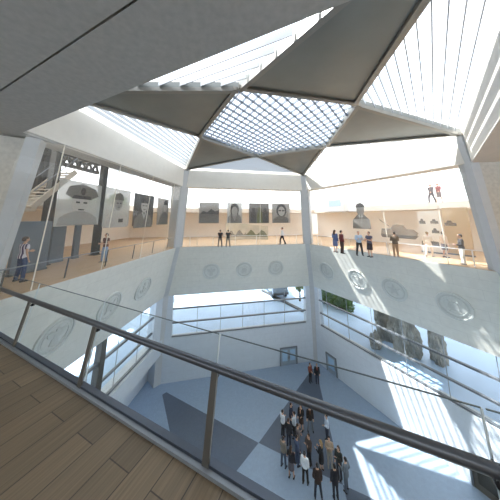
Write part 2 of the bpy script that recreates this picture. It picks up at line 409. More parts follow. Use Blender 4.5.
# ------------------------------------------------------------------ gallery floors, rear walls, mezzanine
for nm in ('left', 'back', 'right', 'near_right'):
    i = SIDE[nm]
    ringobj('floor_%s_gallery' % nm, i, [(R_GAL+.02, 0), (25.5, 0), (25.5, -.5), (R_GAL+.4, -.5)], M_GFLOOR)
def deckuv(o, i):
    ul = o.data.uv_layers[0].data
    for p in o.data.polygons:
        for li in p.loop_indices:
            v = o.data.vertices[o.data.loops[li].vertex_index].co-CEN
            ul[li].uv = (nrm(i).dot(v)+.55, tan(i).dot(v)) if i != 'x' else ul[li].uv
o = ringobj('floor_deck', 3, [(R_GAL+.02, 0), (26, 0), (26, -.5), (R_GAL+.4, -.5)], M_DECK); deckuv(o, 3)
for nm in ('left', 'back', 'right'):
    i = SIDE[nm]; RB = 11.451+(8.6 if nm == 'right' else 11.0)/K36
    ringobj('wall_%s_rear' % nm, i, [(RB, 0), (RB+.3, 0), (RB+.3, 4.1), (RB, 4.1)], M_BEIGE)
    r0 = 11.451+{'left': 6.2, 'back': 8.0, 'right': 6.4}[nm]/K36
    ringobj('floor_%s_mezzanine' % nm, i, [(r0, 3.5), (r0, 4.1), (RB, 4.1), (RB, 3.5)], M_BEIGE if nm != 'back' else M_SOFF_L)
# tall leaning gallery glass
for e, nm in enumerate(('left', 'back', 'right')):
    i = SIDE[nm]; W = sempty('window_%d' % (10+e)); js = [-6.75, -4.9, -1.75, 1.4, 4.6, 6.75]
    for k in range(5):
        a0, a1 = js[k]+.012, js[k+1]-.012; b0 = max(a0, -6.2); b1 = min(a1, 6.2)
        mb = MB(); g = [pt(i, a0, R_GAL+.06, 0), pt(i, a1, R_GAL+.06, 0), pt(i, b1, 10.83, 5.76), pt(i, b0, 10.83, 5.76)]
        mb.add(g, [(0, 1, 2, 3)]); mb.build('pane', M_GLASS, W)
        if 0 < k:
            mb = MB(); mb.bar(pt(i, js[k], R_GAL+.06, 0), pt(i, js[k], 10.83, 5.76), .04, .02, nrm(i)); mb.build('glazing_joint', mat('cream_glazing_joint', (226, 220, 206), .5), W)
# ------------------------------------------------------------------ railings
def railing(name, i, s0, s1, R0, lean, hz, posts, label, mats, glass, th=.045, pw=(.085, .03), base=True, joints=None):
    T = thing(name, label, 'railing', (0, 0, 0), 'gallery railings' if False else None)
    n = nrm(i)
    def at(s, z, d=0): return pt(i, s, R0, 0)-n*(lean*z+d)+UP*z
    mb = MB(); mb.tube([at(s0, hz), at((s0+s1)/2, hz), at(s1, hz)], th, 14); mb.build('handrail', mats[0], T)
    for s in posts:
        mb = MB(); mb.bar(at(s, .0), at(s, hz), pw[0], pw[1], n); p = mb.build('post', mats[1], T)
        mb = MB(); q = at(s, hz-.13, 0)
        if glass:
            mb.tube([q+tan(i)*.02, q+tan(i)*.02-n*.09], [.012, .012], 8)
            mb.tube([at(s, hz-.13, .06)+tan(i)*.02, at(s, hz-.13, .11)+tan(i)*.02], [.028, .028], 12); mb.build('glass_clamp', M_BLACK, p)
    if glass:
        js = joints
        for a, b in zip(js[:-1], js[1:]):
            mb = MB(); g = [at(a+.015, -.1, .085), at(b-.015, -.1, .085), at(b-.015, 1.2, .085), at(a+.015, 1.2, .085)]
            h = n*.008
            mb.quadbox([q-h for q in g[:2]]+[q+h for q in reversed(g[:2])], [q-h for q in (g[3], g[2])]+[q+h for q in (g[2], g[3])])
            fix_normals(mb.build('glass_panel', M_RGLASS, T))
            mb = MB(); mb.bar(at(a+.015, 1.2, .085), at(b-.015, 1.2, .085), .012, .008, UP); mb.build('glass_edge', mat('green_grey_glass_edge', (78, 90, 92), .3), T)
            mb = MB(); mb.bar(at(a+.012, .05, .085), at(a+.012, 1.2, .085), .012, .02, n); mb.build('glass_edge', mat('pale_glass_edge', (206, 216, 218), .2), T)
        mb = MB(); mb.bar(at(s0, .02, .045), at(s1, .02, .045), .08, .08, UP); mb.build('base_channel', M_CHAN, T)
        mb = MB(); mb.bar(at(s0, .012, -.025), at(s1, .012, -.025), .05, .05, UP); mb.build('edge_strip', M_CHANL, T)
    return T
SP = 2.47
railing('glass_railing', 3, -6.4, 6.3, 11.44, .17, .9, [-2.05+SP*k for k in range(-1, 4)], 'long glass balustrade with dark round handrail along the edge of the near oak deck',
        (M_RAIL, M_STEEL), True, joints=[-6.4]+[-2.03+SP*k for k in range(-1, 4)]+[6.4])
for nm, lab in (('left', 'thin steel guard rail behind the left gallery glass'), ('back', 'thin pale guard rail behind the back gallery glass'), ('right', 'thin white guard rail behind the right gallery glass')):
    i = SIDE[nm]
    railing('guard_rail', i, -6.3, 6.3, 11.95, .12, .92, [-5.6+2.24*k for k in range(6)], lab, (M_WHITE if nm != 'left' else M_CHANL, M_DSTEEL if nm == 'left' else M_WHITE), False, .022, (.05, .03))
#PART2
# ------------------------------------------------------------------ frames on the sides
def mside(i, p):
    t, n = tan(i), nrm(i)
    return Matrix(((t.x, 0, -n.x, p.x), (t.y, 0, -n.y, p.y), (0, 1, 0, p.z), (0, 0, 0, 1)))
def mslope(i, p, a, b):            # a, b: (R, z) of the top and the foot of the sloped face
    t = tan(i); u = (pt(i, 0, *a)-pt(i, 0, *b)).normalized(); n = t.cross(u)
    return Matrix(((t.x, u.x, n.x, p.x), (t.y, u.y, n.y, p.y), (t.z, u.z, n.z, p.z), (0, 0, 0, 1)))
def circ(r, n=24, cx=0, cy=0, ry=None, a0=0, a1=2*PI):
    return [(cx+r*math.cos(a0+(a1-a0)*k/n), cy+(ry or r)*math.sin(a0+(a1-a0)*k/n)) for k in range(n if a1-a0 > 6.28 else n+1)]
def starpts(r, q=.4, n=5): return [((r if k % 2 == 0 else r*q)*math.sin(PI*k/n), (r if k % 2 == 0 else r*q)*math.cos(PI*k/n)) for k in range(2*n)]
def annulus(mb, r0, r1, z0, z1, n=48):
    vs = [(r*math.cos(2*PI*k/n), r*math.sin(2*PI*k/n), z) for r, z in ((r0, z0), (r0*1.01+.0*r1, z1), (r1*.99, z1), (r1, z0)) for k in range(n)]
    fs = [(q*n+k, q*n+(k+1) % n, ((q+1) % 4)*n+(k+1) % n, ((q+1) % 4)*n+k) for q in range(4) for k in range(n)]
    mb.add(vs, fs)
# ------------------------------------------------------------------ stone medallions
def medallion(i, s, style, label, grp):
    f = .52; R = R_GAL+(R_PB-R_GAL)*f; p = pt(i, s, R, -.06+(Z_PB+.06)*f)
    T = thing('wall_medallion', label, 'medallion', group=grp, M=mslope(i, p, (R_GAL, -.06), (R_PB, Z_PB)) @ Matrix.Diagonal((.9, .9, .7, 1)))
    mb = MB(); mb.poly(circ(.93, 48), .05); fix_normals(mb.build('disc', M_STONE, T))
    mb = MB(); annulus(mb, .84, .95, .0, .13); fix_normals(mb.build('rim', M_STONE, T))
    mb = MB(); annulus(mb, .58, .64, .04, .1); fix_normals(mb.build('inner_ring', M_STONE, T))
    mb = MB(); nn = 112; vs = []
    for r in (.69, .78):
        for k in range(nn):
            a = 2*PI*k/nn; vs.append((r*math.cos(a), r*math.sin(a), .075 if k % 4 < 2 else .055))
    mb.add(vs, [(k, (k+1) % nn, nn+(k+1) % nn, nn+k) for k in range(nn)]); mb.build('lettering_band', M_STONE_D, T)
    mb = MB(); q = Matrix.Translation((0, 0, .045))
    if style == 'star': mb.poly(starpts(.52), .07, q); mb.poly(starpts(.26), .03, Matrix.Translation((0, 0, .11)))
    elif style == 'anchor':
        mb.box((0, 0, .08), (.08, .8, .07)); mb.box((0, .24, .08), (.36, .07, .07))
        mb.poly(circ(.36, 16, 0, -.04, None, PI, 2*PI)+list(reversed(circ(.27, 16, 0, -.04, None, PI, 2*PI))), .07, q); mb.poly(circ(.09, 16, 0, .44), .07, q)
    elif style == 'eagle':
        mb.poly([(0, .46), (.1, .4), (.09, .26), (.26, .34), (.5, .3), (.44, .1), (.3, -.06), (.16, -.1), (.2, -.42), (0, -.5), (-.2, -.42), (-.16, -.1), (-.3, -.06), (-.44, .1), (-.5, .3), (-.26, .34), (-.09, .26), (-.1, .4)], .07, q)
        mb.poly([(-.14, .12), (.14, .12), (.14, -.08), (0, -.24), (-.14, -.08)], .03, Matrix.Translation((0, 0, .11)))
    else:
        mb.poly(circ(.3, 24), .08, q); mb.box((0, 0, .09), (.07, 1.0, .08), Matrix.Rotation(.6, 4, 'Z')); mb.box((0, 0, .09), (.07, 1.0, .08), Matrix.Rotation(-.6, 4, 'Z'))
    fix_normals(mb.build('emblem', M_STONE_D, T))
for s, st, lb in ((-3.1, 'eagle', 'round stone medallion on the left parapet nearest the camera, seen through the near glass'),
                  (-.05, 'wreath', 'middle round stone medallion of the left parapet'), (3.1, 'anchor', 'round stone medallion on the left parapet beside the back left column')):
    medallion(-1, s, st, lb, 'stone medallions on the left parapet')
for s, st, lb in ((-3.45, 'eagle', 'round stone medallion on the back parapet beside the left column'), (-.1, 'wreath', 'middle round stone medallion of the back parapet'), (3.33, 'anchor', 'round stone medallion on the back parapet beside the right column')):
    medallion(0, s, st, lb, 'stone medallions on the back parapet')
for s, st, lb in ((-5.0, 'anchor', 'round stone medallion on the right parapet closest to the back right column'), (-1.75, 'eagle', 'round stone medallion on the right parapet crossed by thin sun streaks'),
                  (1.1, 'star', 'round stone medallion with a five-pointed star on the right parapet'), (4.35, 'wreath', 'round stone medallion on the right parapet nearest the right edge, half in sun')):
    medallion(1, s, st, lb, 'stone medallions on the right parapet')
# ------------------------------------------------------------------ hanging prints
G_PAPER = printmat('print_paper', (206, 206, 200), .62); G_LIGHT = printmat('print_light_grey', (168, 164, 158), .75); G_MID = printmat('print_mid_grey', (116, 112, 106), .8)
G_DARK = printmat('print_dark_grey', (62, 60, 58), .85); G_FACE = printmat('print_pale_grey', (196, 190, 182), .8); G_GREEN = printmat('print_olive', (112, 116, 66), .7)
G_FAINT = printmat('print_faint_grey', (140, 130, 116), .5)
def layer(T, name, polys, m, z):
    for q in polys: mb = MB(); mb.poly(q, .006, Matrix.Translation((0, 0, z))); fix_normals(mb.build(name, m, T))
def sc_(q, a, b, x=0, y=0): return [(p[0]*a+x, p[1]*b+y) for p in q]
def rect(x0, y0, x1, y1): return [(x0, y0), (x1, y0), (x1, y1), (x0, y1)]
SHO = [(-.46, -.5), (.46, -.5), (.42, -.28), (.26, -.16), (.1, -.1), (-.1, -.1), (-.26, -.16), (-.42, -.28)]
def hung(i, u0, u1, z0, z1, off, style, label, grp, sheet=True, cable=True):
    s0 = s_off(i, u0, 214, off)[0]; s1 = s_off(i, u1, 214, off)[0]; W = s1-s0; H = z1-z0
    p = po(i, (s0+s1)/2, off, (z0+z1)/2); T = thing('photo_print', label, 'print', group=grp, M=mside(i, p))
    f = lambda q: sc_(q, W, H)
    bg = {'officer': G_PAPER, 'airman': G_PAPER, 'dark': G_DARK, 'partial': G_LIGHT, 'scene': G_LIGHT, 'round': G_PAPER, 'troops': G_MID, 'woman': G_LIGHT}.get(style)
    if sheet: mb = MB(); mb.box((0, 0, 0), (W, H, .012)); mb.build('print_sheet', bg, T)
    if cable:
        for x in (-W*.4, W*.4): mb = MB(); mb.tube([(x, H/2, 0), (x, 5.75-(z0+z1)/2, 0)], .008, 6); mb.build('hanging_wire', M_CHANL, T)
    c, d = Matrix.Identity(4), .008
    if style == 'officer':
        layer(T, 'portrait_face', [f(circ(.2, 20, .0, -.02, .26))], G_FACE, d); layer(T, 'portrait_cap', [f([(-.36, .18), (-.3, .36), (0, .46), (.34, .36), (.42, .2), (.22, .1), (-.2, .1)])], G_MID, d+.008)
        layer(T, 'portrait_badge', [f(circ(.06, 12, .02, .28, .09))], G_DARK, d+.016); layer(T, 'portrait_cap_band', [f([(-.22, .1), (.24, .1), (.2, .18), (-.18, .18)])], G_DARK, d+.016); layer(T, 'portrait_uniform', [f(sc_(SHO, 1, .8, 0, -.1))], G_LIGHT, d+.008)
        layer(T, 'portrait_features', [f(rect(-.12, .0, -.03, .04)), f(rect(.05, .0, .14, .04)), f(rect(-.05, -.16, .08, -.13))], G_DARK, d+.016)
    elif style == 'airman':
        layer(T, 'portrait_uniform', [f(sc_(SHO, 1, 1.1, 0, .02))], G_FACE, d); layer(T, 'portrait_face', [f(circ(.15, 20, .02, .12, .2))], G_LIGHT, d+.008)
        layer(T, 'portrait_cap', [f(circ(.19, 16, .02, .2, .2, 0, PI))], G_MID, d+.016); layer(T, 'portrait_badge', [f(rect(.06, -.4, .24, -.3))], G_DARK, d+.016)
        layer(T, 'portrait_features', [f(rect(-.06, .1, .0, .13)), f(rect(.06, .1, .12, .13)), f(rect(-.02, .0, .07, .02))], G_DARK, d+.016)
    elif style == 'dark':
        layer(T, 'portrait_uniform', [f(sc_(SHO, 1, 1.2, 0, .04))], G_MID, d); layer(T, 'portrait_face', [f(circ(.17, 20, .0, .14, .22))], G_FACE, d+.008)
        layer(T, 'portrait_hair', [f(circ(.19, 16, .0, .22, .2, 0, PI))], G_DARK, d+.016); layer(T, 'portrait_collar', [f([(-.12, -.08), (0, -.3), (.12, -.08), (.06, -.06), (0, -.18), (-.06, -.06)])], G_PAPER, d+.016)
        layer(T, 'portrait_features', [f(rect(-.1, .12, -.02, .15)), f(rect(.03, .12, .11, .15)), f(rect(-.05, .0, .06, .02))], G_DARK, d+.024)
    elif style == 'partial':
        layer(T, 'portrait_uniform', [f([(-.4, -.5), (.5, -.5), (.45, -.1), (.1, .0), (-.2, -.15)])], G_MID, d); layer(T, 'portrait_face', [f(circ(.16, 20, .18, .18, .2))], G_FACE, d+.008)
        layer(T, 'portrait_hair', [f(circ(.19, 16, .2, .26, .18, 0, PI))], G_DARK, d+.016)
    elif style == 'scene':
        layer(T, 'photo_horizon', [f(rect(-.5, -.5, .5, -.06))], G_MID, d); layer(T, 'photo_figures', [f([(-.45, -.06), (-.3, .1), (-.1, .02), (.1, .2), (.3, .06), (.5, .14), (.5, -.06)])], G_DARK, d+.008)
    elif style == 'round':
        layer(T, 'portrait_uniform', [f([(-.42, -.5), (.48, -.5), (.42, -.2), (.2, .0), (-.2, .0), (-.42, -.2)])], G_MID, d); layer(T, 'portrait_hair', [f(circ(.3, 20, 0, .16, .32))], G_DARK, d+.008)
        layer(T, 'portrait_face', [f(circ(.2, 20, 0, .08, .24))], G_FACE, d+.016); layer(T, 'portrait_collar', [f([(-.2, -.08), (0, -.4), (.2, -.08)])], G_LIGHT, d+.016)
    elif style == 'troops':
        for k, x in enumerate((-.28, .02, .3)):
            layer(T, 'photo_soldier', [f([(x-.14, -.5), (x+.14, -.5), (x+.13, .05), (x-.13, .05)]), f(circ(.08, 14, x, .16, .12))], (G_DARK, G_GREEN, G_DARK)[k], d)
    elif style == 'woman':
        layer(T, 'portrait_hair', [f(circ(.28, 20, .02, .14, .34))], G_DARK, d); layer(T, 'portrait_uniform', [f(sc_(SHO, 1, .9, 0, -.05))], G_MID, d+.008); layer(T, 'portrait_face', [f(circ(.19, 20, .02, .1, .25))], G_FACE, d+.016)
        layer(T, 'portrait_glasses', [f(rect(-.14, .1, .0, .17)), f(rect(.05, .1, .18, .17))], G_DARK, d+.024)
    elif style == 'suit':
        layer(T, 'portrait_uniform', [f([(-.5, -.5), (.5, -.5), (.46, -.16), (.14, .06), (-.14, .06), (-.46, -.16)])], G_MID, d); layer(T, 'portrait_face', [f(circ(.22, 20, 0, .22, .23))], G_LIGHT, d+.008)
        layer(T, 'portrait_hair', [f(circ(.25, 16, 0, .31, .18, 0, PI))], G_DARK, d+.016); layer(T, 'portrait_collar', [f([(-.13, .06), (0, -.3), (.13, .06)])], G_PAPER, d+.008)
        layer(T, 'portrait_tie', [f([(-.03, .04), (.03, .04), (.04, -.24), (-.04, -.24)])], G_MID, d+.016)
    elif style == 'tank':
        layer(T, 'tank_hull', [f([(-.5, -.42), (.46, -.42), (.5, -.2), (.4, -.04), (-.46, -.04)])], G_FAINT, d); layer(T, 'tank_turret', [f([(-.2, -.04), (-.14, .14), (-.02, .2), (.16, .16), (.22, -.04)])], G_FAINT, d+.008)
        layer(T, 'tank_gun', [f([(-.24, .06), (-.24, .12), (-.5, .46), (-.5, .4)])], G_FAINT, d); layer(T, 'tank_track', [f([(-.46, -.5), (.42, -.5), (.5, -.34), (-.5, -.34)])], G_MID, d+.008)
    return T
g = 'hanging portraits of the left gallery'
hung(-1, 55, 99, 2.35, 4.6, .9, 'officer', 'largest hanging print, faint officer in a peaked cap, left gallery', g)
hung(-1, 103, 129, 2.2, 4.6, .9, 'airman', 'pale hanging print of a man in a soft cap, left gallery', g)
hung(-1, 133, 153, 2.15, 4.55, .9, 'dark', 'dark hanging print of a bareheaded man, left gallery', g)
hung(-1, 157, 168, 2.15, 4.5, .9, 'partial', 'narrow hanging print beside the back left column', g)
g = 'hanging prints of the back gallery'
hung(0, 199, 219, 2.2, 4.35, .9, 'scene', 'hanging grey landscape print, leftmost in the back gallery', g)
hung(0, 227, 242, 2.2, 4.35, .9, 'round', 'hanging print of a dark haired head, second from left in the back gallery', g)
hung(0, 249, 269, 2.2, 4.35, .9, 'troops', 'hanging print of soldiers with olive tint, back gallery', g)
hung(0, 272, 290, 2.2, 4.35, .9, 'woman', 'hanging print of a face with dark glasses, rightmost in the back gallery', g)
hung(1, 352, 370, 1.8, 4.1, .9, 'suit', 'cut-out portrait of a man in a suit hanging in the right gallery', 'hanging prints of the right gallery', sheet=False)
hung(1, 379, 416, 1.0, 2.7, 3.6, 'tank', 'faint cut-out tank picture hanging behind the person seen from the back', 'hanging prints of the right gallery', sheet=False, cable=False)
# ------------------------------------------------------------------ display walls
def dwall(i, u0, u1, z0, z1, off, m, label, grp=None, th=.18, pics=()):
    s0 = s_off(i, u0, 225, off)[0]; s1 = s_off(i, u1, 225, off)[0]; W = s1-s0; H = z1-z0
    T = thing('display_wall', label, 'display wall', group=grp, M=mside(i, po(i, (s0+s1)/2, off, z0)))
    mb = MB(); mb.box((0, H/2, 0), (W, H, th)); mb.build('panel', m, T)
    mb = MB(); mb.box((0, .05, .02), (W+.04, .1, th+.04)); mb.build('plinth', M_MULL, T)
    for x, y, w, h, k in pics:
        P = MB(); q = [(x*W+a*w*W, y*H+b*h*H) for a, b in ((-.5, -.4), (.5, -.4), (.46, .1), (.2, .14), (.1, .5), (-.2, .5), (-.3, .14), (-.48, .1))]
        P.poly(q, .01, Matrix.Translation((0, 0, th/2))); o = fix_normals(P.build('vehicle_picture', (G_FAINT, G_MID, G_GREEN)[k], T))
    return T
dwall(-1, 16, 51, .0, 2.55, 3.2, M_PANEL, 'wide blue-grey display wall behind the man in the striped shirt')
dwall(-1, 53, 66, .0, 2.2, 4.4, M_PANEL, 'narrow blue-grey display wall in the left gallery, left of the pale figure')
dwall(-1, 76, 81, .0, 2.25, 4.4, M_PANEL, 'slim blue-grey upright panel standing alone in the left gallery')
dwall(1, 419, 441, .0, 3.3, 4.2, M_BEIGE, 'beige display wall with four small vehicle pictures in the right gallery', pics=((-.3, .74, .3, .14, 0), (.25, .74, .36, .12, 0), (.25, .52, .34, .13, 0), (-.05, .25, .8, .2, 0)))
dwall(1, 444, 470, .0, 3.5, 4.6, mat('tan_display_board', (206, 182, 148), .8), 'tan display wall with one vehicle picture near the right column', pics=((-.22, .66, .5, .13, 0),))
# curved scenic wall in the back gallery
T = thing('scenic_wall', 'low curved scenic wall with a green landscape in the back gallery', 'display wall', M=mside(0, po(0, 0, 4.6, 0)))
mb = MB(); vs = []; s0, s1 = s_off(0, 226, 225, 4.6)[0], s_off(0, 268, 225, 4.6)[0]
for k in range(17):
    f = k/16; x = s0+(s1-s0)*f; y = -1.2*math.sin(PI*f)
    vs += [(x, 0, y), (x, 2.2-.5*f, y), (x, 2.2-.5*f, y-.12), (x, 0, y-.12)]
mb.add(vs, [(4*k+a, 4*k+(a+1) % 4, 4*k+4+(a+1) % 4, 4*k+4+a) for k in range(16) for a in range(4)]+[(0, 1, 2, 3), (67, 66, 65, 64)])
fix_normals(mb.build('panel', mat('scenic_panel', (196, 186, 164), .8, 0, .12, 1.2), T))
for f0, f1, mm in ((.5, .98, G_GREEN), (.1, .5, G_FAINT)):
    mb = MB(); vs = []
    for k in range(9):
        f = f0+(f1-f0)*k/8; x = s0+(s1-s0)*f; y = -1.2*math.sin(PI*f)+.012
        vs += [(x, .35, y), (x, .9+.35*math.sin(f*9+k), y)]
    mb.add(vs, [(2*k, 2*k+2, 2*k+3, 2*k+1) for k in range(8)]); mb.build('painted_hill', mm, T)
# white balcony room of the right gallery
sA, zA = s_off(1, 325, 207, 4.5); sB, zB = s_off(1, 347, 190, 4.5)
T = thing('balcony_room', 'white boxed balcony room high in the right gallery beside the column', 'balcony', M=mside(1, po(1, (sA+sB)/2, 5.4, 3.45)))
W_ = sB-sA; mb = MB(); mb.box((0, .85, 0), (W_, 1.5, 1.8)); mb.build('body', M_WHITE, T)
mb = MB(); mb.box((0, .05, 0), (W_+.06, .1, 1.86)); mb.build('base_slab', M_SOFF, T)
mb = MB(); mb.box((-W_*.05, 1.05, .91), (W_*.5, .7, .04)); mb.build('window_pane', mat('pale_blue_window', (190, 216, 236), .15), T)
# ------------------------------------------------------------------ steelwork of the left gallery
for u, lb in ((101, 'dark steel column standing in the left gallery between two prints'), (50.5, 'dark steel column at the left edge of the largest hanging print')):
  s_, z_ = s_off(-1, u, 200, 4.2)
  T = thing('steel_column', lb, 'column', M=mside(-1, po(-1, s_, 4.2, 0)))
  for nm, c, d in (('web', (0, 4.4, 0), (.06, 8.8, .34)), ('flange', (-.17, 4.4, 0), (.05, 8.8, .38)), ('flange', (.17, 4.4, 0), (.05, 8.8, .38)), ('base_plate', (0, .02, 0), (.6, .04, .6))):
      mb = MB(); mb.box(c, d); mb.build(nm, M_DSTEEL, T)
s0, s1 = s_off(-1, 53, 165, 5.2)[0], s_off(-1, 99, 165, 5.2)[0]
for z, off, lb in ((6.4, 5.2, 'dark steel roof truss above the large officer print, lower one'), (7.2, 6.4, 'dark steel roof truss above the large officer print, upper and farther one')):
    T = thing('roof_truss', lb, 'truss', group='steel trusses of the left gallery', M=mside(-1, po(-1, (s0+s1)/2, off, z))); L_ = (s1-s0)
    for nm, y in (('bottom_chord', 0), ('top_chord', .7)):
        mb = MB(); mb.box((0, y, 0), (L_, .24, .24)); mb.build(nm, M_DSTEEL, T)
    for k in range(6):
        a = -L_/2+L_*k/6; b = a+L_/6
        for q0, q1 in (((a, 0, 0), ((a+b)/2, .7, 0)), (((a+b)/2, .7, 0), (b, 0, 0))): mb = MB(); mb.bar(q0, q1, .12, .12, Vector((0, 0, 1))); mb.build('web_member', M_DSTEEL, T)
s0, s1 = s_off(-1, 4, 180, 7.2)[0], s_off(-1, 54, 180, 7.2)[0]
T = thing('lift_shaft', 'dark ribbed cladding of a lift shaft at the left end of the left gallery', 'lift shaft', M=mside(-1, po(-1, (s0+s1)/2, 8.2, 4.1)))
L_ = s1-s0; mb = MB(); mb.box((0, 2.35, 0), (L_, 4.7, 2)); mb.build('shaft_wall', mat('dark_grey_cladding', (70, 68, 65), .6), T)
for k in range(9):
    mb = MB(); mb.box((-L_/2+L_*(k+.5)/9, 2.35, 1.03), (.1, 4.7, .06)); mb.build('cladding_rib', M_DSTEEL, T)
a = s_off(-1, 22, 208, 4.6); b = s_off(-1, 68, 172, 4.6)
T = thing('staircase', 'beige flight of stairs rising across the left gallery toward the roof', 'staircase', M=mside(-1, po(-1, a[0], 4.6, a[1])))
dx, dy = b[0]-a[0], b[1]-a[1]
for z in (-.6, .6):
    mb = MB(); mb.bar((0, 0, z), (dx, dy, z), .07, .34, Vector((0, 0, 1))); 
    mb = MB(); mb.bar((0, 0, z), (dx, dy, z), .3, .08, Vector((0, 0, 1))); mb.build('stringer', M_SOFF_L, T)
    mb = MB(); mb.tube([(0, .95, z), (dx, dy+.95, z)], .03, 8); mb.build('stair_rail', M_CHANL, T)
for k in range(12):
    mb = MB(); f = (k+.5)/12; mb.box((dx*f, dy*f, 0), (.3, .05, 1.2)); mb.build('tread', M_SOFF_L, T)
mb = MB(); mb.box((-.9, -.1, 0), (2.0, .18, 1.6)); mb.build('landing', M_SOFF_L, T)
# ------------------------------------------------------------------ doors at the bottom of the well
def door(n, i, s0, s1, ztop, leafmat, glassm, leaves=2, frame=M_MULL):
    a, b = (R_SILL, Z_SILL), (R_FL, Z_FL); f = (ztop-Z_SILL)/(Z_FL-Z_SILL)
    M = mslope(i, pt(i, (s0+s1)/2, R_FL, Z_FL), a, b); T = bpy.data.objects.new('door_%d' % n, None); C.objects.link(T); T.matrix_world = M; struct(T)
    W = s1-s0; H = ztop-Z_FL; mb = MB()
    for c, d in (((-W/2, H/2, .02), (.1, H, .14)), ((W/2, H/2, .02), (.1, H, .14)), ((0, H, .02), (W+.1, .1, .14))): mb.box(c, d)
    mb.build('door_frame', frame, T)
    for k in range(leaves):
        w = (W-.1)/leaves; x = -W/2+.05+w*(k+.5)
        mb = MB(); mb.box((x, H/2-.02, .025), (w-.02, H-.06, .06)); o = mb.build('door_leaf', leafmat, T)
        mb = MB(); mb.box((x+(.0 if leaves == 1 else 0), H*.56, .06), (w*.66, H*.62, .02)); mb.build('door_glass', glassm, o)
        mb = MB(); mb.box((x+w*.42*(1 if k == 0 else -1), H*.45, .085), (.03, .3, .05)); mb.build('door_handle', M_STEEL, o)
    return T
M_DOOR = mat('blue_grey_door', (150, 162, 174), .5); M_DGL = mat('pale_blue_door_glass', (170, 200, 226), .15); M_DARKGL = mat('dark_door_glass', (62, 60, 54), .12)
door(1, 0, 4.0, 5.85, -10.95, M_DOOR, M_DGL)
door(2, 1, -6.5, -5.35, -11.0, M_DOOR, M_DGL, 1)
door(3, 1, 3.75, 6.4, -11.15, mat('dark_bronze_door', (84, 80, 72), .4), M_DARKGL, 2)
# ------------------------------------------------------------------ outside
mb = MB(); 
for i in range(5):
    L0, L1 = R_SILL+.5, 120
    mb.add([corner(i, L0, Z_OUT), corner(i+1, L0, Z_OUT), corner(i+1, L1, Z_OUT), corner(i, L1, Z_OUT)], [(0, 1, 2, 3)])
o = mb.build('ground', M_GROUND); struct(o)
for p in o.data.polygons:
    if p.normal.z < 0: p.flip()
from mathutils import noise
def boulder(u, v, wpx, h, label, seed, sq=.8):
    p = on_z(u, v, Z_OUT); d = p.y; r = wpx/2*d/F
    bm = bmesh.new(); bmesh.ops.create_icosphere(bm, subdivisions=5, radius=1)
    for q in bm.verts:
        n = q.co.copy(); k = 1+.42*noise.noise(n*1.5+Vector((seed, 0, 0)))-.34*abs(noise.noise(n*3.3+Vector((0, seed, 0))))+.22*abs(noise.noise(n*6.5+Vector((seed, 0, 3))))+.1*noise.noise(n*13)
        w = n*k; z = w.z; taper = 1-.35*max(0, z)
        q.co = Vector((w.x*r*taper, w.y*r*sq*taper, max(-.05, (z+.55)/1.6*h)))
    me = bpy.data.meshes.new('boulder'); bm.to_mesh(me); bm.free(); me.materials.append(M_ROCK)
    ob = bpy.data.objects.new('boulder', me); C.objects.link(ob); ob.location = p+Vector((0, r*.3, 0)); ob.rotation_euler[2] = seed
    return tag(ob, label, 'rock', 'rocks outside the right windows')
boulder(385.5, 339, 15, 4.4, 'tall narrow grey rock, leftmost outside the right windows', 1.3)
boulder(377, 348, 12, 1.3, 'low dark rock in front of the tall narrow rock', 4.1)
boulder(408, 355, 22, 5.2, 'biggest rugged grey-brown rock outside the right windows', 2.2)
boulder(442, 364, 15, 4.2, 'grey rock at the right end of the rock group outside', 6.7)
V_ = Vector
def leaves(mb, c, r, n, sz, rnd):
    for _ in range(n):
        a = Vector((rnd.gauss(0, 1), rnd.gauss(0, 1), rnd.gauss(0, 1))).normalized()*rnd.uniform(.55, 1)
        p = Vector(c)+Vector((a.x*r[0], a.y*r[1], a.z*r[2])); x = Vector((rnd.gauss(0, 1), rnd.gauss(0, 1), rnd.gauss(0, 1))).normalized(); y = x.orthogonal().normalized()
        s = sz*rnd.uniform(.7, 1.3); mb.add([p-x*s, p+y*s*.5, p+x*s, p-y*s*.5], [(0, 1, 2, 3)])
def shrub(p, r, h, n, label, m, grp, name='shrub', cat='shrub', trunk=.2, sz=.16):
    T = thing(name, label, cat, p, grp); rnd = random.Random(int(p.x*100))
    mb = MB(); leaves(mb, (0, 0, h*(.5+trunk*.5)), (r, r, h*(.5-trunk*.45)), n, sz, rnd); mb.build('foliage', m, T)
    mb = MB(); mb.tube([(0, 0, -.02), (.03, 0, h*.4), (0, .04, h*.7)], [.08*h/2, .06*h/2, .02], 8)
    for k in range(4): a = k*1.6; mb.tube([(0, 0, h*.35), (r*.5*math.cos(a), r*.5*math.sin(a), h*.65)], [.03*h/2, .01], 6)
    mb.build('stem', M_BARK, T); return T
a, b = on_z(318, 300, Z_OUT), on_z(349, 312, Z_OUT)
T = thing('hedge', 'low green hedge outside the right windows beside the back right column', 'hedge', (a+b)/2); rnd = random.Random(3)
mb = MB()
for k in range(9): leaves(mb, (a+(b-a)*(k/8))-(a+b)/2+V_((0, 0, .95+.2*math.sin(k*2.1))), (.75, .75, .85), 420, .15, rnd)
mb.build('foliage', M_LEAF, T); mb = MB(); mb.bar(a-(a+b)/2+UP*.15, b-(a+b)/2+UP*.15, .5, .34, UP); mb.build('stem', M_BARK, T)
shrub(on_z(300, 301, Z_OUT), .8, 3.6, 900, 'small yellow-green tree outside the back windows beside the column', M_LEAF2, None, 'tree', 'tree', .35)
for off, u, lb in ((16, 86, 'pale green tree beyond the left gallery, above the largest print'), (16, 118, 'pale green tree beyond the left gallery, above the soft cap print')):
    s = s_off(-1, u, 185, off)[0]; p = po(-1, s, off, Z_OUT); shrub(p, 2.2, 15.2, 2200, lb, M_LEAF2, 'trees beyond the left gallery', 'tree', 'tree', .5, .3)
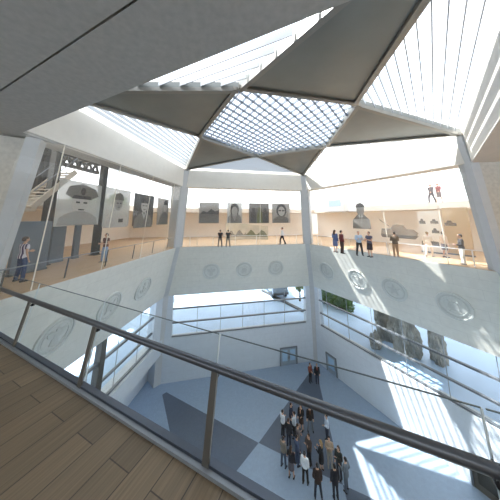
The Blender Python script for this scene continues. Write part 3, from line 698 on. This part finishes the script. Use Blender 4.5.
p = on_z(279, 300, Z_OUT)
T = thing('truck', 'grey truck parked outside the back windows near the column', 'truck', p+Vector((0, 1.4, 0))); T.rotation_euler[2] = .25
M_TRK = mat('grey_truck_paint', (124, 134, 144), .4); 
mb = MB(); mb.box((0, 0, 1.1), (2.3, 2.4, .9)); mb.poly([(-1.2, .0), (1.2, .0), (.95, 1.0), (-.95, 1.0)], 2.2, Matrix.Translation((0, 1.1, 1.5)) @ Matrix.Rotation(PI/2, 4, 'X')); fix_normals(mb.build('cab', M_TRK, T))
mb = MB(); mb.box((0, 3.2, 1.7), (2.4, 4, 2.0)); mb.build('cargo_body', M_DSTEEL, T)
mb = MB(); mb.box((0, -1.12, 2.0), (1.8, .04, .7)); mb.build('windscreen', M_DGL, T)
mb = MB(); mb.box((0, -1.25, .75), (2.4, .16, .3)); mb.build('bumper', M_DSTEEL, T)
for x in (-.8, .8):
    mb = MB(); mb.tube([(x, -1.18, 1.2), (x, -1.26, 1.2)], .16, 14); mb.build('headlight', M_CHANL, T)
for x in (-1.0, 1.0):
    for y in (-.4, 3.8): mb = MB(); mb.tube([(x-.15, y, .5), (x+.15, y, .5)], .5, 18); mb.build('wheel', M_BLACK, T)
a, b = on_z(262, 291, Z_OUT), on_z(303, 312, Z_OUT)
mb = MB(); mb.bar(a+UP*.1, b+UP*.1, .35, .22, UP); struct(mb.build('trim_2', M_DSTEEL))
a, b = on_z(199, 300, Z_OUT), on_z(175, 318, Z_OUT)
# ------------------------------------------------------------------ people
SKIN = [mat('skin_fair', (214, 172, 146), .6), mat('skin_tan', (178, 130, 100), .6), mat('skin_brown', (118, 82, 62), .6)]
M_EYE = mat('eye_dark', (36, 28, 24), .3); M_LIP = mat('lip', (160, 96, 88), .5)
HAIRM = {'black': mat('hair_black', (34, 28, 26), .6), 'brown': mat('hair_brown', (70, 50, 36), .6), 'blond': mat('hair_blond', (166, 136, 92), .6), 'grey': mat('hair_grey', (150, 148, 144), .6)}
CL = {}
def cloth(rgb): return mat('cloth_%02x%02x%02x' % rgb, rgb, .85, 0, .06, 12)
def striped():
    if 'striped_shirt' in MATS: return MATS['striped_shirt']
    m = mat('striped_shirt', (60, 46, 92), .85); nt = m.node_tree; N = nt.nodes; L = nt.links
    tc = N.new('ShaderNodeTexCoord'); wv = N.new('ShaderNodeTexWave'); wv.inputs['Scale'].default_value = 3.0; wv.bands_direction = 'X'
    cr = N.new('ShaderNodeValToRGB'); cr.color_ramp.interpolation = 'CONSTANT'; e = cr.color_ramp.elements
    e[0].color = (*lin((66, 46, 96)), 1); e[1].position = .55; e[1].color = (*lin((226, 222, 232)), 1)
    L.new(tc.outputs['Object'], wv.inputs['Vector']); L.new(wv.outputs['Fac'], cr.inputs[0]); L.new(cr.outputs[0], N['Principled BSDF'].inputs['Base Color']); return m
V = Vector
def hand(mb, wrist, dirv, side, curl=.5):
    d = dirv.normalized(); x = d.cross(V((0, 1, 0)))
    if x.length < .1: x = d.cross(V((1, 0, 0)))
    x.normalize(); y = x.cross(d).normalized(); x = x*side
    mb.tube([wrist-d*.03, wrist+d*.02, wrist+d*.06, wrist+d*.095], [(.024, .018), (.036, .016), (.042, .016), (.038, .013)], 10, ref=y)
    for k, (o, l) in enumerate(((-.03, .06), (-.01, .075), (.011, .07), (.03, .055))):
        b = wrist+d*.085+x*o; m_ = b+d*l*.5+y*.008*curl; e = b+d*l*(1-.25*curl)+y*.045*curl
        mb.tube([b, m_, e], [.0095, .009, .007], 7, ref=y)
    b = wrist+d*.03-x*.034; mb.tube([b+x*.012, b-x*.02+d*.025+y*.012, b-x*.026+d*.06+y*.024], [.012, .0105, .008], 7, ref=y)
def arm_pose(kind, sd):
    sh = V((.185*sd, -.005, 1.425))
    if kind == 'down': return [sh, V((.235*sd, -.02, 1.13)), V((.245*sd, .05, .87))]
    if kind == 'pocket': return [sh, V((.28*sd, -.07, 1.14)), V((.2*sd, .08, .93))]
    if kind == 'hip': return [sh, V((.36*sd, -.06, 1.16)), V((.19*sd, .04, 1.03))]
    if kind == 'cross': return [sh, V((.25*sd, .05, 1.14)), V((-.06*sd, .2, 1.2))]
    if kind == 'hold': return [sh, V((.23*sd, .02, 1.13)), V((.14*sd, .27, 1.14))]
    if kind == 'point': return [sh, V((.3*sd, .2, 1.3)), V((.3*sd, .45, 1.42))]
    if kind == 'back': return [sh, V((.25*sd, -.1, 1.14)), V((.07*sd, -.17, .98))]
    if kind == 'swing': return [sh, V((.22*sd, .1, 1.15)), V((.2*sd, .3, .98))]
    if kind == 'swingb': return [sh, V((.23*sd, -.13, 1.16)), V((.22*sd, -.22, .92))]
def leg_pose(kind, sd):
    hp = V((.09*sd, 0, .92))
    if kind == 'stand': return [hp, V((.105*sd, .015, .5)), V((.115*sd, -.02, .085))]
    if kind == 'wide': return [hp, V((.15*sd, .015, .5)), V((.2*sd, -.02, .085))]
    if kind == 'stride': return [hp, V((.09*sd, .17*sd+.04, .51)), V((.09*sd, .27*sd-.04, .09 if sd > 0 else .13))]
    if kind == 'relax': return [hp, V((.12*sd, .06 if sd > 0 else .0, .5)), V((.14*sd, .05 if sd > 0 else -.03, .085))]
def solidify(mb, vox):
    me = mb.mesh('tmp'); o = bpy.data.objects.new('tmp', me); C.objects.link(o)
    r = o.modifiers.new('r', 'REMESH'); r.mode = 'VOXEL'; r.voxel_size = vox; r.use_smooth_shade = True
    s = o.modifiers.new('s', 'SMOOTH'); s.factor = .5; s.iterations = 3
    dg = bpy.context.evaluated_depsgraph_get(); n = bpy.data.meshes.new_from_object(o.evaluated_get(dg), depsgraph=dg)
    bpy.data.objects.remove(o); bpy.data.meshes.remove(me); return n
def person(u, v, z, yaw, label, grp, top, legs, hair='brown', arms=('down', 'down'), stance='stand', skin=0, H=1.75, long=False, skirt=False, jacket=False, sleeves=True, loc=None, lean=0, shirt=None, cap=None, female=False, vox=.024):
    p = loc if loc else on_z(u, v, z); k = H/1.75*(.92 if grp == gF else 1)
    T = thing('person', label, 'person', p, grp); T.rotation_euler[2] = -math.radians(yaw); T.scale = (k, k, k)
    fw = .93 if female else 1; hipw = 1.05 if female else 1
    AR = [arm_pose(arms[0], -1), arm_pose(arms[1], 1)]; LG = [leg_pose(stance, -1), leg_pose(stance, 1)]
    def torso(mb, g=0, z0=.86, z1=1.46):
        st = [(.84, .1, .085, 0), (.9, .165*hipw, .115, -.01), (.98, .17*hipw, .12, -.012), (1.1, .145*fw, .1, .0), (1.24, .165*fw, .115, .0), (1.36, .18*fw, .112, -.01), (1.43, .165*fw, .085, -.012), (1.47, .09, .065, -.008), (1.5, .058, .055, 0)]
        st = [q for q in st if z0-1e-6 <= q[0] <= z1+1e-6]
        mb.tube([V((0, y, zz)) for zz, a, b, y in st], [(a+g, b+g) for zz, a, b, y in st], 16, ref=V((0, 1, 0)))
    b = MB(); torso(b, 0, .84, 1.5)
    b.tube([V((0, -.012, 1.44)), V((0, .0, 1.52)), V((0, .02, 1.6))], [.062, .052, .055], 12)
    b.tube([V((0, .035, 1.535)), V((0, .03, 1.57)), V((0, .018, 1.63)), V((0, .01, 1.69)), V((0, .005, 1.73)), V((0, .005, 1.755))], [(.03, .035), (.056, .072), (.07, .092), (.075, .098), (.062, .082), (.02, .03)], 16, ref=V((0, 1, 0)))
    for (a0, a1, a2) in AR: b.tube([a0-V((a0.x*.3, 0, 0)), a0, (a0+a1)/2, a1, (a1*2+a2)/3, a2], [.05, .054, .046, .038, .037, .025], 10)
    for (l0, l1, l2) in LG:
        b.tube([l0, (l0*2+l1)/3, l1, (l1*2+l2)/3, l2], [.088, .085, .056, .056, .036], 12); b.tube([l2+V((0, -.05, -.055)), l2+V((0, .06, -.055)), l2+V((0, .16, -.06))], [(.035, .03), (.04, .03), (.03, .018)], 10, ref=UP)
    me = solidify(b, vox)
    h = MB()
    for sd, (a0, a1, a2) in zip((-1, 1), AR): hand(h, a2, (a2-a1), sd)
    h.tube([V((0, .1, 1.655)), V((0, .118, 1.632)), V((0, .132, 1.612)), V((0, .112, 1.6))], [(.006, .008), (.009, .01), (.014, .012), (.008, .006)], 8, ref=V((0, 1, 0)))
    for sd in (-1, 1): h.ball((.076*sd, .0, 1.64), (.012, .022, .034), 8, 6)
    hm = h.mesh('h'); bm = bmesh.new(); bm.from_mesh(me); bm.from_mesh(hm); bm.to_mesh(me); bm.free(); bpy.data.meshes.remove(hm)
    for q in me.polygons: q.use_smooth = True
    me.materials.clear(); me.materials.append(SKIN[skin]); me.name = 'body'
    bo = bpy.data.objects.new('body', me); C.objects.link(bo); bo.parent = T
    f = MB()
    for sd in (-1, 1): f.ball((.03*sd, .103, 1.655), (.012, .008, .008), 8, 6)
    f.build('eyes', M_EYE, T)
    f = MB(); f.tube([V((-.024, .102, 1.583)), V((0, .112, 1.581)), V((.024, .102, 1.583))], [.004, .007, .004], 6); f.build('mouth', M_LIP, T)
    # hair
    f = MB(); hm_ = HAIRM[hair]
    f.ball((0, -.012, 1.685), (.086, .102, .088), 16, 8, z0=-.15); f.ball((0, -.04, 1.655), (.078, .078, .085), 14, 8)
    if long: f.tube([V((0, -.05, 1.7)), V((0, -.09, 1.58)), V((0, -.105, 1.44)), V((0, -.11, 1.34))], [(.08, .05), (.09, .05), (.09, .035), (.06, .015)], 12)
    f.build('hair', hm_, T)
    if cap: f = MB(); f.ball((0, -.005, 1.7), (.094, .112, .09), 16, 6, z0=0); f.box((0, .12, 1.705), (.13, .1, .012)); f.build('cap', cloth(cap), T)
    # upper clothing
    f = MB(); torso(f, .016 if not jacket else .024, .9, 1.47)
    if jacket: f.tube([V((0, -.01, .8)), V((0, -.01, .98))], [(.2, .15), (.19, .142)], 16, ref=V((0, 1, 0)))
    for a0, a1, a2 in AR:
        g = .014 if not jacket else .02
        if sleeves: f.tube([a0-V((a0.x*.3, 0, 0)), a0, (a0+a1)/2, a1, (a1*2+a2)/3, a2-(a2-a1).normalized()*.02], [.06+g, .062+g, .052+g, .045+g, .042+g, .034+g], 12)
        else: f.tube([a0-V((a0.x*.3, 0, 0)), a0, (a0+a1)/2], [.06+g, .062+g, .056+g], 12)
    um = striped() if top == 'striped' else cloth(top)
    me2 = solidify(f, .02); me2.materials.clear(); me2.materials.append(um); me2.name = 'jacket' if jacket else 'shirt'
    o2 = bpy.data.objects.new('jacket' if jacket else 'shirt', me2); C.objects.link(o2); o2.parent = T
    if jacket and shirt:
        f = MB(); f.add([V((-.035, .128, 1.44)), V((.035, .128, 1.44)), V((.008, .146, 1.2)), V((-.008, .146, 1.2)), V((-.035, .08, 1.44)), V((.035, .08, 1.44)), V((.008, .1, 1.2)), V((-.008, .1, 1.2))], [(0, 1, 2, 3), (7, 6, 5, 4), (0, 4, 5, 1), (1, 5, 6, 2), (2, 6, 7, 3), (3, 7, 4, 0)]); fix_normals(f.build('shirt_front', cloth(shirt), T))
    # lower clothing
    f = MB()
    if skirt:
        f.tube([V((0, -.01, 1.02)), V((0, -.01, .92)), V((0, 0, .7)), V((0, 0, .5))], [(.165, .125), (.19, .14), (.2, .16), (.2, .165)], 18, ref=V((0, 1, 0))); nm = 'skirt'
    else:
        f.tube([V((0, -.01, 1.03)), V((0, -.01, .93)), V((0, 0, .84))], [(.168*hipw, .122), (.182*hipw, .13), (.15, .115)], 16, ref=V((0, 1, 0)))
        for l0, l1, l2 in LG: f.tube([l0, (l0*2+l1)/3, l1, (l1*2+l2)/3, l2+V((0, 0, -.02))], [.1, .1, .075, .074, .066], 12)
        nm = 'trousers'
    me3 = solidify(f, .02); me3.materials.clear(); me3.materials.append(cloth(legs)); me3.name = nm
    o3 = bpy.data.objects.new(nm, me3); C.objects.link(o3); o3.parent = T
    for l0, l1, l2 in LG:
        f = MB(); f.tube([l2+V((0, -.075, -.05)), l2+V((0, -.03, -.045)), l2+V((0, .07, -.05)), l2+V((0, .15, -.06)), l2+V((0, .185, -.064))], [(.03, .03), (.043, .038), (.046, .034), (.042, .024), (.02, .014)], 12, ref=UP)
        f.box(l2+V((0, .055, -.079)), (.08, .25, .014)); f.build('shoe', M_BLACK if sum(legs) < 420 else cloth((150, 146, 140)), T)
    return T
gF = 'visitors gathered on the courtyard floor'
ZF = Z_FL
NAVY, CHAR, BLK, JEAN, KHAKI, WHT, GRY, BRN = (44, 50, 70), (52, 52, 56), (34, 33, 36), (66, 80, 112), (150, 134, 108), (226, 228, 232), (120, 126, 134), (74, 52, 44)
person(310.5, 382, ZF, 150, 'person in a rust red top by the far corner of the courtyard, left of two', gF, (122, 62, 50), CHAR, 'black', ('down', 'hold'))
person(317.5, 383, ZF, 190, 'person in a black jacket by the far corner of the courtyard, right of two', gF, BLK, NAVY, 'blond', jacket=True, shirt=(170, 80, 60))
person(283, 436, ZF, 60, 'person in a white shirt at the upper left edge of the group', gF, WHT, CHAR, 'black', ('hold', 'pocket'))
person(291.5, 428, ZF, 120, 'slim person in a navy suit at the top of the group, beside one in white', gF, NAVY, NAVY, 'brown', jacket=True)
person(294.8, 438, ZF, 300, 'person in a pale shirt with back to the navy suit, top of the group', gF, (206, 214, 222), BLK, 'black', ('cross', 'cross'))
person(301.5, 430, ZF, 215, 'long-haired woman in a black coat at the top of the group', gF, BLK, BRN, 'black', ('hold', 'down'), long=True, jacket=True, shirt=(210, 160, 130), female=True, skirt=True)
person(310.5, 431, ZF, 185, 'broad man in a dark brown jacket and grey trousers, top right of the group', gF, (50, 40, 36), GRY, 'brown', ('down', 'down'), 'wide', jacket=True, shirt=(120, 76, 48))
person(327.5, 441, ZF, 265, 'person in a light blue shirt and dark trousers standing apart on the right', gF, (202, 214, 230), NAVY, 'black', ('hold', 'down'), 'stand')
person(289, 446, ZF, 40, 'person in a charcoal suit inside the left half of the group', gF, CHAR, NAVY, 'brown', ('pocket', 'down'), jacket=True)
person(298.5, 452, ZF, 100, 'person in a grey brown coat in the middle of the left cluster', gF, (104, 96, 94), GRY, 'brown', ('cross', 'cross'), jacket=True)
person(283.5, 467, ZF, 45, 'person in khaki top and grey trousers at the lower left of the group', gF, (138, 128, 116), (84, 92, 108), 'black', ('hold', 'down'), 'relax')
person(291.5, 478, ZF, 30, 'bare-legged woman in a dark top and short skirt at lower left', gF, (44, 40, 46), (96, 90, 96), 'brown', ('cross', 'down'), 'relax', skirt=True, long=True, female=True)
person(297.5, 465, ZF, 70, 'person in slate blue shirt left of the man in the bright white shirt', gF, (86, 100, 128), (72, 84, 108), 'black', ('down', 'pocket'))
person(309.5, 464, ZF, 240, 'person in a brown checked jacket behind the man in the bright white shirt', gF, (82, 70, 66), CHAR, 'brown', ('cross', 'cross'), jacket=True)
person(305.5, 484, ZF, 35, 'man in a bright white shirt and black trousers at the front left', gF, (240, 242, 244), (36, 36, 30), 'black', ('down', 'pocket'), 'relax')
person(318.5, 498, ZF, 5, 'man in a dark brown jacket seen from behind, front centre of the group', gF, (52, 38, 34), (40, 46, 60), 'black', ('pocket', 'down'), 'wide', jacket=True)
person(321.8, 471, ZF, 320, 'person in a black dress behind the front row', gF, BLK, BLK, 'blond', ('hold', 'hold'), long=True, female=True, skirt=True)
person(330.3, 467, ZF, 200, 'person in a beige top facing the camera in the centre right of the group', gF, (186, 166, 144), (180, 170, 160), 'black', ('cross', 'cross'), female=True)
person(336, 499, ZF, 355, 'man in a black suit seen from behind, front right of the group', gF, (36, 36, 44), (38, 42, 54), 'black', ('down', 'down'), 'stand', jacket=True)
person(339.8, 478, ZF, 230, 'woman with brown hair in a dark green top on the right of the group', gF, (58, 62, 60), (60, 66, 74), 'brown', ('cross', 'down'), long=True, female=True)
person(347, 491, ZF, 325, 'person in a grey jacket and grey trousers at the right end of the front row', gF, (108, 116, 124), (92, 102, 114), 'black', ('hold', 'pocket'), 'relax', jacket=True)
gL, gB, gR = 'visitors in the left gallery', 'visitors in the back gallery', 'visitors in the right gallery'
person(19, 281.5, 0, 15, 'man in a striped purple shirt and blue jeans seen from behind, left gallery', gL, 'striped', (52, 70, 112), 'brown', ('hold', 'down'), 'wide', sleeves=False, H=1.88)
person(104, 262, 0, 200, 'person in a red-brown shirt and pale blue jeans at the left gallery rail', gL, (110, 66, 58), (140, 168, 206), 'black', ('hold', 'hold'), 'relax', sleeves=False)
person(220, 247, 0, 0, 'person in a dark top with folded arms, left of the pair in the back gallery', gB, (52, 52, 54), (120, 112, 102), 'black', ('cross', 'cross'), 'wide', H=1.6, sleeves=False)
person(228, 247, 0, 350, 'person in a dark top with folded arms, right of the pair in the back gallery', gB, (62, 62, 60), (132, 126, 116), 'black', ('cross', 'cross'), 'wide', H=1.6, sleeves=False)
person(282.5, 244.5, 0, 275, 'person in a white shirt and black trousers walking in the back gallery', gB, (224, 224, 222), (44, 44, 48), 'black', ('swing', 'swingb'), 'stride')
person(335.8, 252.2, 0, 60, 'woman in a blue dress at the far end of the right gallery', gR, (92, 108, 146), (110, 124, 160), 'brown', ('hold', 'down'), long=True, female=True, skirt=True)
person(342.5, 253.5, 0, 85, 'person in a dark red top next to the woman in blue, right gallery', gR, (110, 54, 54), (84, 66, 60), 'black', ('down', 'down'))
person(360, 255.5, 0, 190, 'person in a pale blue shirt and dark trousers under the suit portrait', gR, (178, 198, 216), (58, 56, 54), 'grey', ('cross', 'cross'), 'wide')
person(370.5, 257, 0, 250, 'woman in a black and white top and dark shorts by the glass joint', gR, (96, 96, 112), (58, 52, 56), 'black', ('cross', 'hold'), skirt=True, female=True, sleeves=False)
person(396.5, 257, 0, 15, 'person in a grey-brown top seen from behind facing the tank picture', gR, (112, 98, 84), (172, 140, 112), 'black', ('cross', 'cross'), 'stand')
person(430, 257, 0, 60, 'person in pale clothes in front of the four vehicle pictures', gR, (226, 212, 196), (214, 200, 182), 'blond', ('down', 'hold'), 'stride')
person(446, 257.5, 0, 90, 'person in a cream top and dark skirt before the tan display wall', gR, (218, 196, 176), (112, 98, 92), 'brown', ('hold', 'down'), skirt=True, female=True)
person(464, 264.5, 0, 300, 'woman with a black vest and white trousers beside the right column', gR, (70, 68, 70), (232, 226, 216), 'black', ('hold', 'down'), 'stand', female=True)
gU = 'walkers on the upper level'
for u, ya, top, lg, lb, sk in ((432.5, 255, (104, 92, 92), (96, 88, 90), 'person in grey walking on the upper right level, left of two', False), (439.8, 250, (150, 84, 80), (120, 104, 100), 'person in a red top walking on the upper right level, right of two', True)):
    s, z = s_off(1, u, 203.5, 7.2); person(0, 0, 0, ya, lb, gU, top, lg, 'brown', ('swing', 'swingb'), 'stride', loc=po(1, s, 7.2, 4.1), skirt=sk, female=sk)
# ------------------------------------------------------------------ camera
cam = bpy.data.cameras.new('camera'); co = bpy.data.objects.new('camera', cam); C.objects.link(co)
co.location = (0, 0, EYE); co.rotation_euler = (PI/2+PIT, 0, 0)
cam.sensor_width = 36; cam.sensor_fit = 'HORIZONTAL'; cam.lens = 36*F/500; cam.shift_y = -(250-V0)/500; cam.clip_start = .05; cam.clip_end = 600
sc = bpy.context.scene; sc.camera = co
sc.view_settings.view_transform = 'Standard'; sc.view_settings.look = 'None'; sc.view_settings.gamma = 1; sc.view_settings.use_curve_mapping = False
sc.view_settings.exposure = 0.0
sc.cycles.max_bounces = 14; sc.cycles.diffuse_bounces = 8; sc.cycles.transparent_max_bounces = 32; sc.cycles.use_denoising = True
sc.cycles.caustics_reflective = False; sc.cycles.caustics_refractive = False
